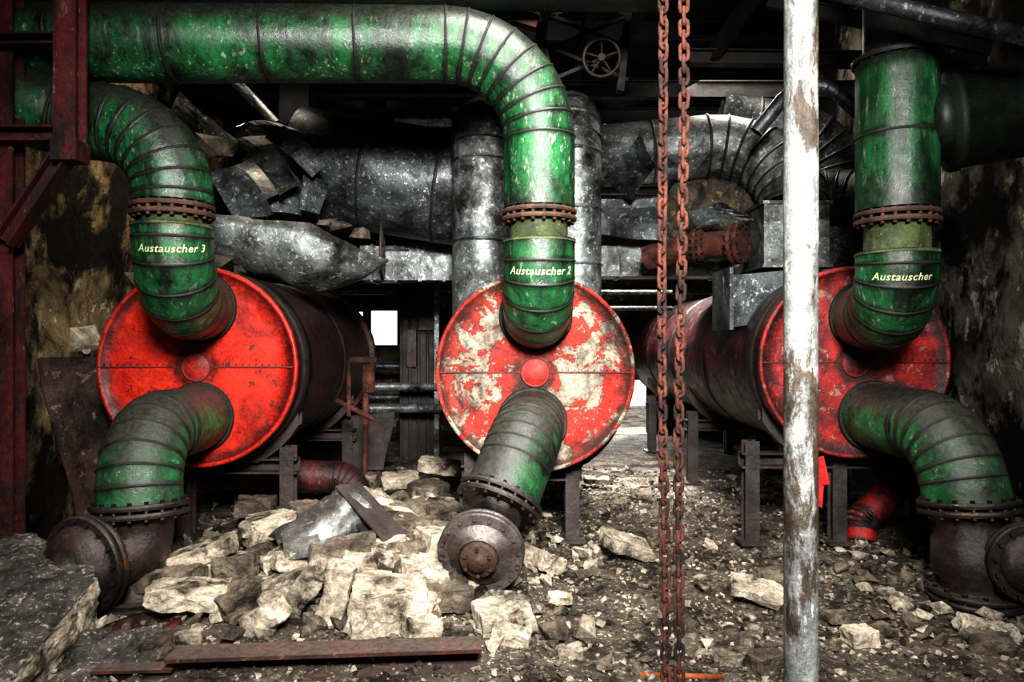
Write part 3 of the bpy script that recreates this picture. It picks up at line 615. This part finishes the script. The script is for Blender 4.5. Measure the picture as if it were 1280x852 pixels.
scatter(mb,2000,.02,.055,lambda r:(r.gauss(1.0,.9),r.uniform(3.2,8)),6,1.8,(0,1))
mb.obj('rubble_stones',['stone','stone_dk'],rub)
def hullobj(name,top,bot,mats):
    mb=MB(); bm=bmesh.new()
    for p in top+bot: bm.verts.new(p)
    bmesh.ops.convex_hull(bm,input=bm.verts); bmesh.ops.triangulate(bm,faces=bm.faces)
    for _ in range(6): bmesh.ops.subdivide_edges(bm,edges=[e for e in bm.edges if e.calc_length()>.03],cuts=1); bmesh.ops.triangulate(bm,faces=bm.faces)
    bm.normal_update(); bm.verts.index_update()
    a=[];b=[]
    for f in bm.faces: (a if f.normal.z>.6 else b).append([v.index for v in f.verts])
    vs=[v.co+v.normal*(.03*noise.noise(v.co*6)+.02*noise.noise(v.co*18)+.008*noise.noise(v.co*50)) for v in bm.verts]
    mb.add(vs,a,0)
    for f in b: mb.f.append(f); mb.m.append(1); mb.s.append(False)
    bm.free(); return mb.obj(name,mats)
top=[W(-120,668,4.4),W(40,668,4.35),W(98,690,4.1),W(121,722,3.85),W(60,790,3.4),W(14,848,3.1),W(-150,860,3.0)]
bot=[V((p.x-(.02),p.y+.05,max(0,p.z-.24))) for p in top]
hullobj('broken_concrete_slab',top,bot,['slabtop','stone'])
top=[W(95,790,3.75),W(205,782,3.8),W(195,835,3.5),W(165,870,3.3),W(60,870,3.3)]; bot=[V((p.x,p.y,0)) for p in top]
hullobj('broken_concrete_slab',top,bot,['slabtop','stone_dk'])
mb=MB(); a=W(362,705,4.75); b=W(448,640,5.05); ax=(b-a)
vs=[];fs=[];n=10;K=16; up=V((0,0,1)); t=ax.normalized(); sd=t.cross(up).normalized(); u2=sd.cross(t)
for i in range(n+1):
    for j in range(K+1):
        an=math.radians(-15+ 165*j/K); p=a+ax*(i/n)+(sd*math.cos(an)*1.25+u2*math.sin(an)*.8)*(.21+.06*noise.noise(V((i*.4,j*.35,0)))); vs.append(p+V((0,0,.04)))
for i in range(n):
    for j in range(K): o=i*(K+1)+j; fs.append((o,o+1,o+K+2,o+K+1))
mb.add(vs,fs,0,True); sheet(mb,[W(322,700,4.7),W(350,682,4.8),W(372,722,4.5),W(335,722,4.5)],4,.06,40)
sheet(mb,[W(350,668,4.7),W(388,650,4.8),W(396,700,4.5),W(352,705,4.5)],5,.1,41); mb.obj('bent_duct_sheet',['galv'],solid=.008)
mb=MB(); mb.beam(W(432,612,5.0),W(500,688,4.6),.2,.1,0,'C',.012); mb.obj('channel_offcut',['legsteel'])
# rusty steel beam lying along the front edge
mb=MB(); a=V((-1.62,3.42,.06)); b=V((-.15,3.52,.065))
mb.beam(a,b,.16,.125,0,'C',.018)
mb.beam(a+V((-.35,-.02,-.03)),a+V((.02,0,-.03)),.09,.06,0,'C',.014)
mb.obj('rusty_floor_beam',['beamrust'])
mb=MB(); mb.cyl(W(800,843,3.5),W(905,846,3.42),.013); mb.obj('orange_rod',['orange'])
mb=MB(); mb.rings([(V((-2.0,3.95,z)),(0,0,1),r,0) for z,r in ((0,.17),(.06,.17),(.06,.13),(.02,.12),(.02,.001))],n=36); mb.obj('floor_flange_ring',['redsteel'])
mb=MB(); mb.rings([(V((-.33,4.3,z)),(0,0,1),r,0) for z,r in ((0,.13),(.07,.13),(.07,.1),(.02,.1),(.02,.001))],n=36); mb.obj('floor_flange_ring',['redsteel'])
# ------------------------------------------------------------------ lights
def area(name,loc,tgt,size,en,col=(1,1,1),sy=None,spread=None):
    l=bpy.data.lights.new(name,'AREA'); l.energy=en; l.size=size; l.color=col
    if sy: l.shape='RECTANGLE'; l.size_y=sy
    if spread: l.spread=math.radians(spread)
    o=bpy.data.objects.new(name,l); scene.collection.objects.link(o); o.location=loc
    o.rotation_euler=(V(tgt)-V(loc)).to_track_quat('-Z','Y').to_euler(); return o
area('key_light',(.4,-1.0,3.8),(0.0,5.4,1.35),1.1,215,(1,.97,.93),spread=70)  # added soft key lamp behind the camera, not a skylight
area('mid_fill',(.6,3.6,5.3),(.1,4.9,0),1.0,80,(1,.96,.9),spread=85)  # added lamp brightening the centre floor; the ceiling is closed above it
area('roof_opening_rear',(1.35,8.9,4.2),(1.3,8.3,0),.6,190,(1,.97,.92),1.8,spread=70)
area('doorway_daylight',(1.85,13.6,1.4),(1.2,8.5,0),1.0,320,(1,.98,.95))
area('left_wall_fill',(-2.6,6.9,4.9),(-3.5,6.2,1.6),.7,22,(1,.88,.66),spread=80)  # added warm ceiling lamp for the left wall, not a roof opening
area('right_area_light',(2.4,7.6,4.6),(3.5,7.8,2.5),1.0,45,(1,.93,.82))  # area lamp below the closed ceiling, aimed at the right wall
w=bpy.data.worlds.new('w'); scene.world=w; w.use_nodes=True
w.node_tree.nodes['Background'].inputs[0].default_value=(.93,.97,1,1); w.node_tree.nodes['Background'].inputs[1].default_value=1.15
cam=bpy.data.cameras.new('cam'); cam.sensor_width=36; cam.lens=F/1280*36; co=bpy.data.objects.new('camera',cam); scene.collection.objects.link(co)
co.location=(0,0,CH); co.rotation_euler=(math.pi/2,0,0); scene.camera=co
scene.view_settings.view_transform='Standard'; scene.view_settings.exposure=0.3
try: scene.view_settings.look='Medium High Contrast'
except Exception as ex: print(ex); scene.view_settings.look='None'
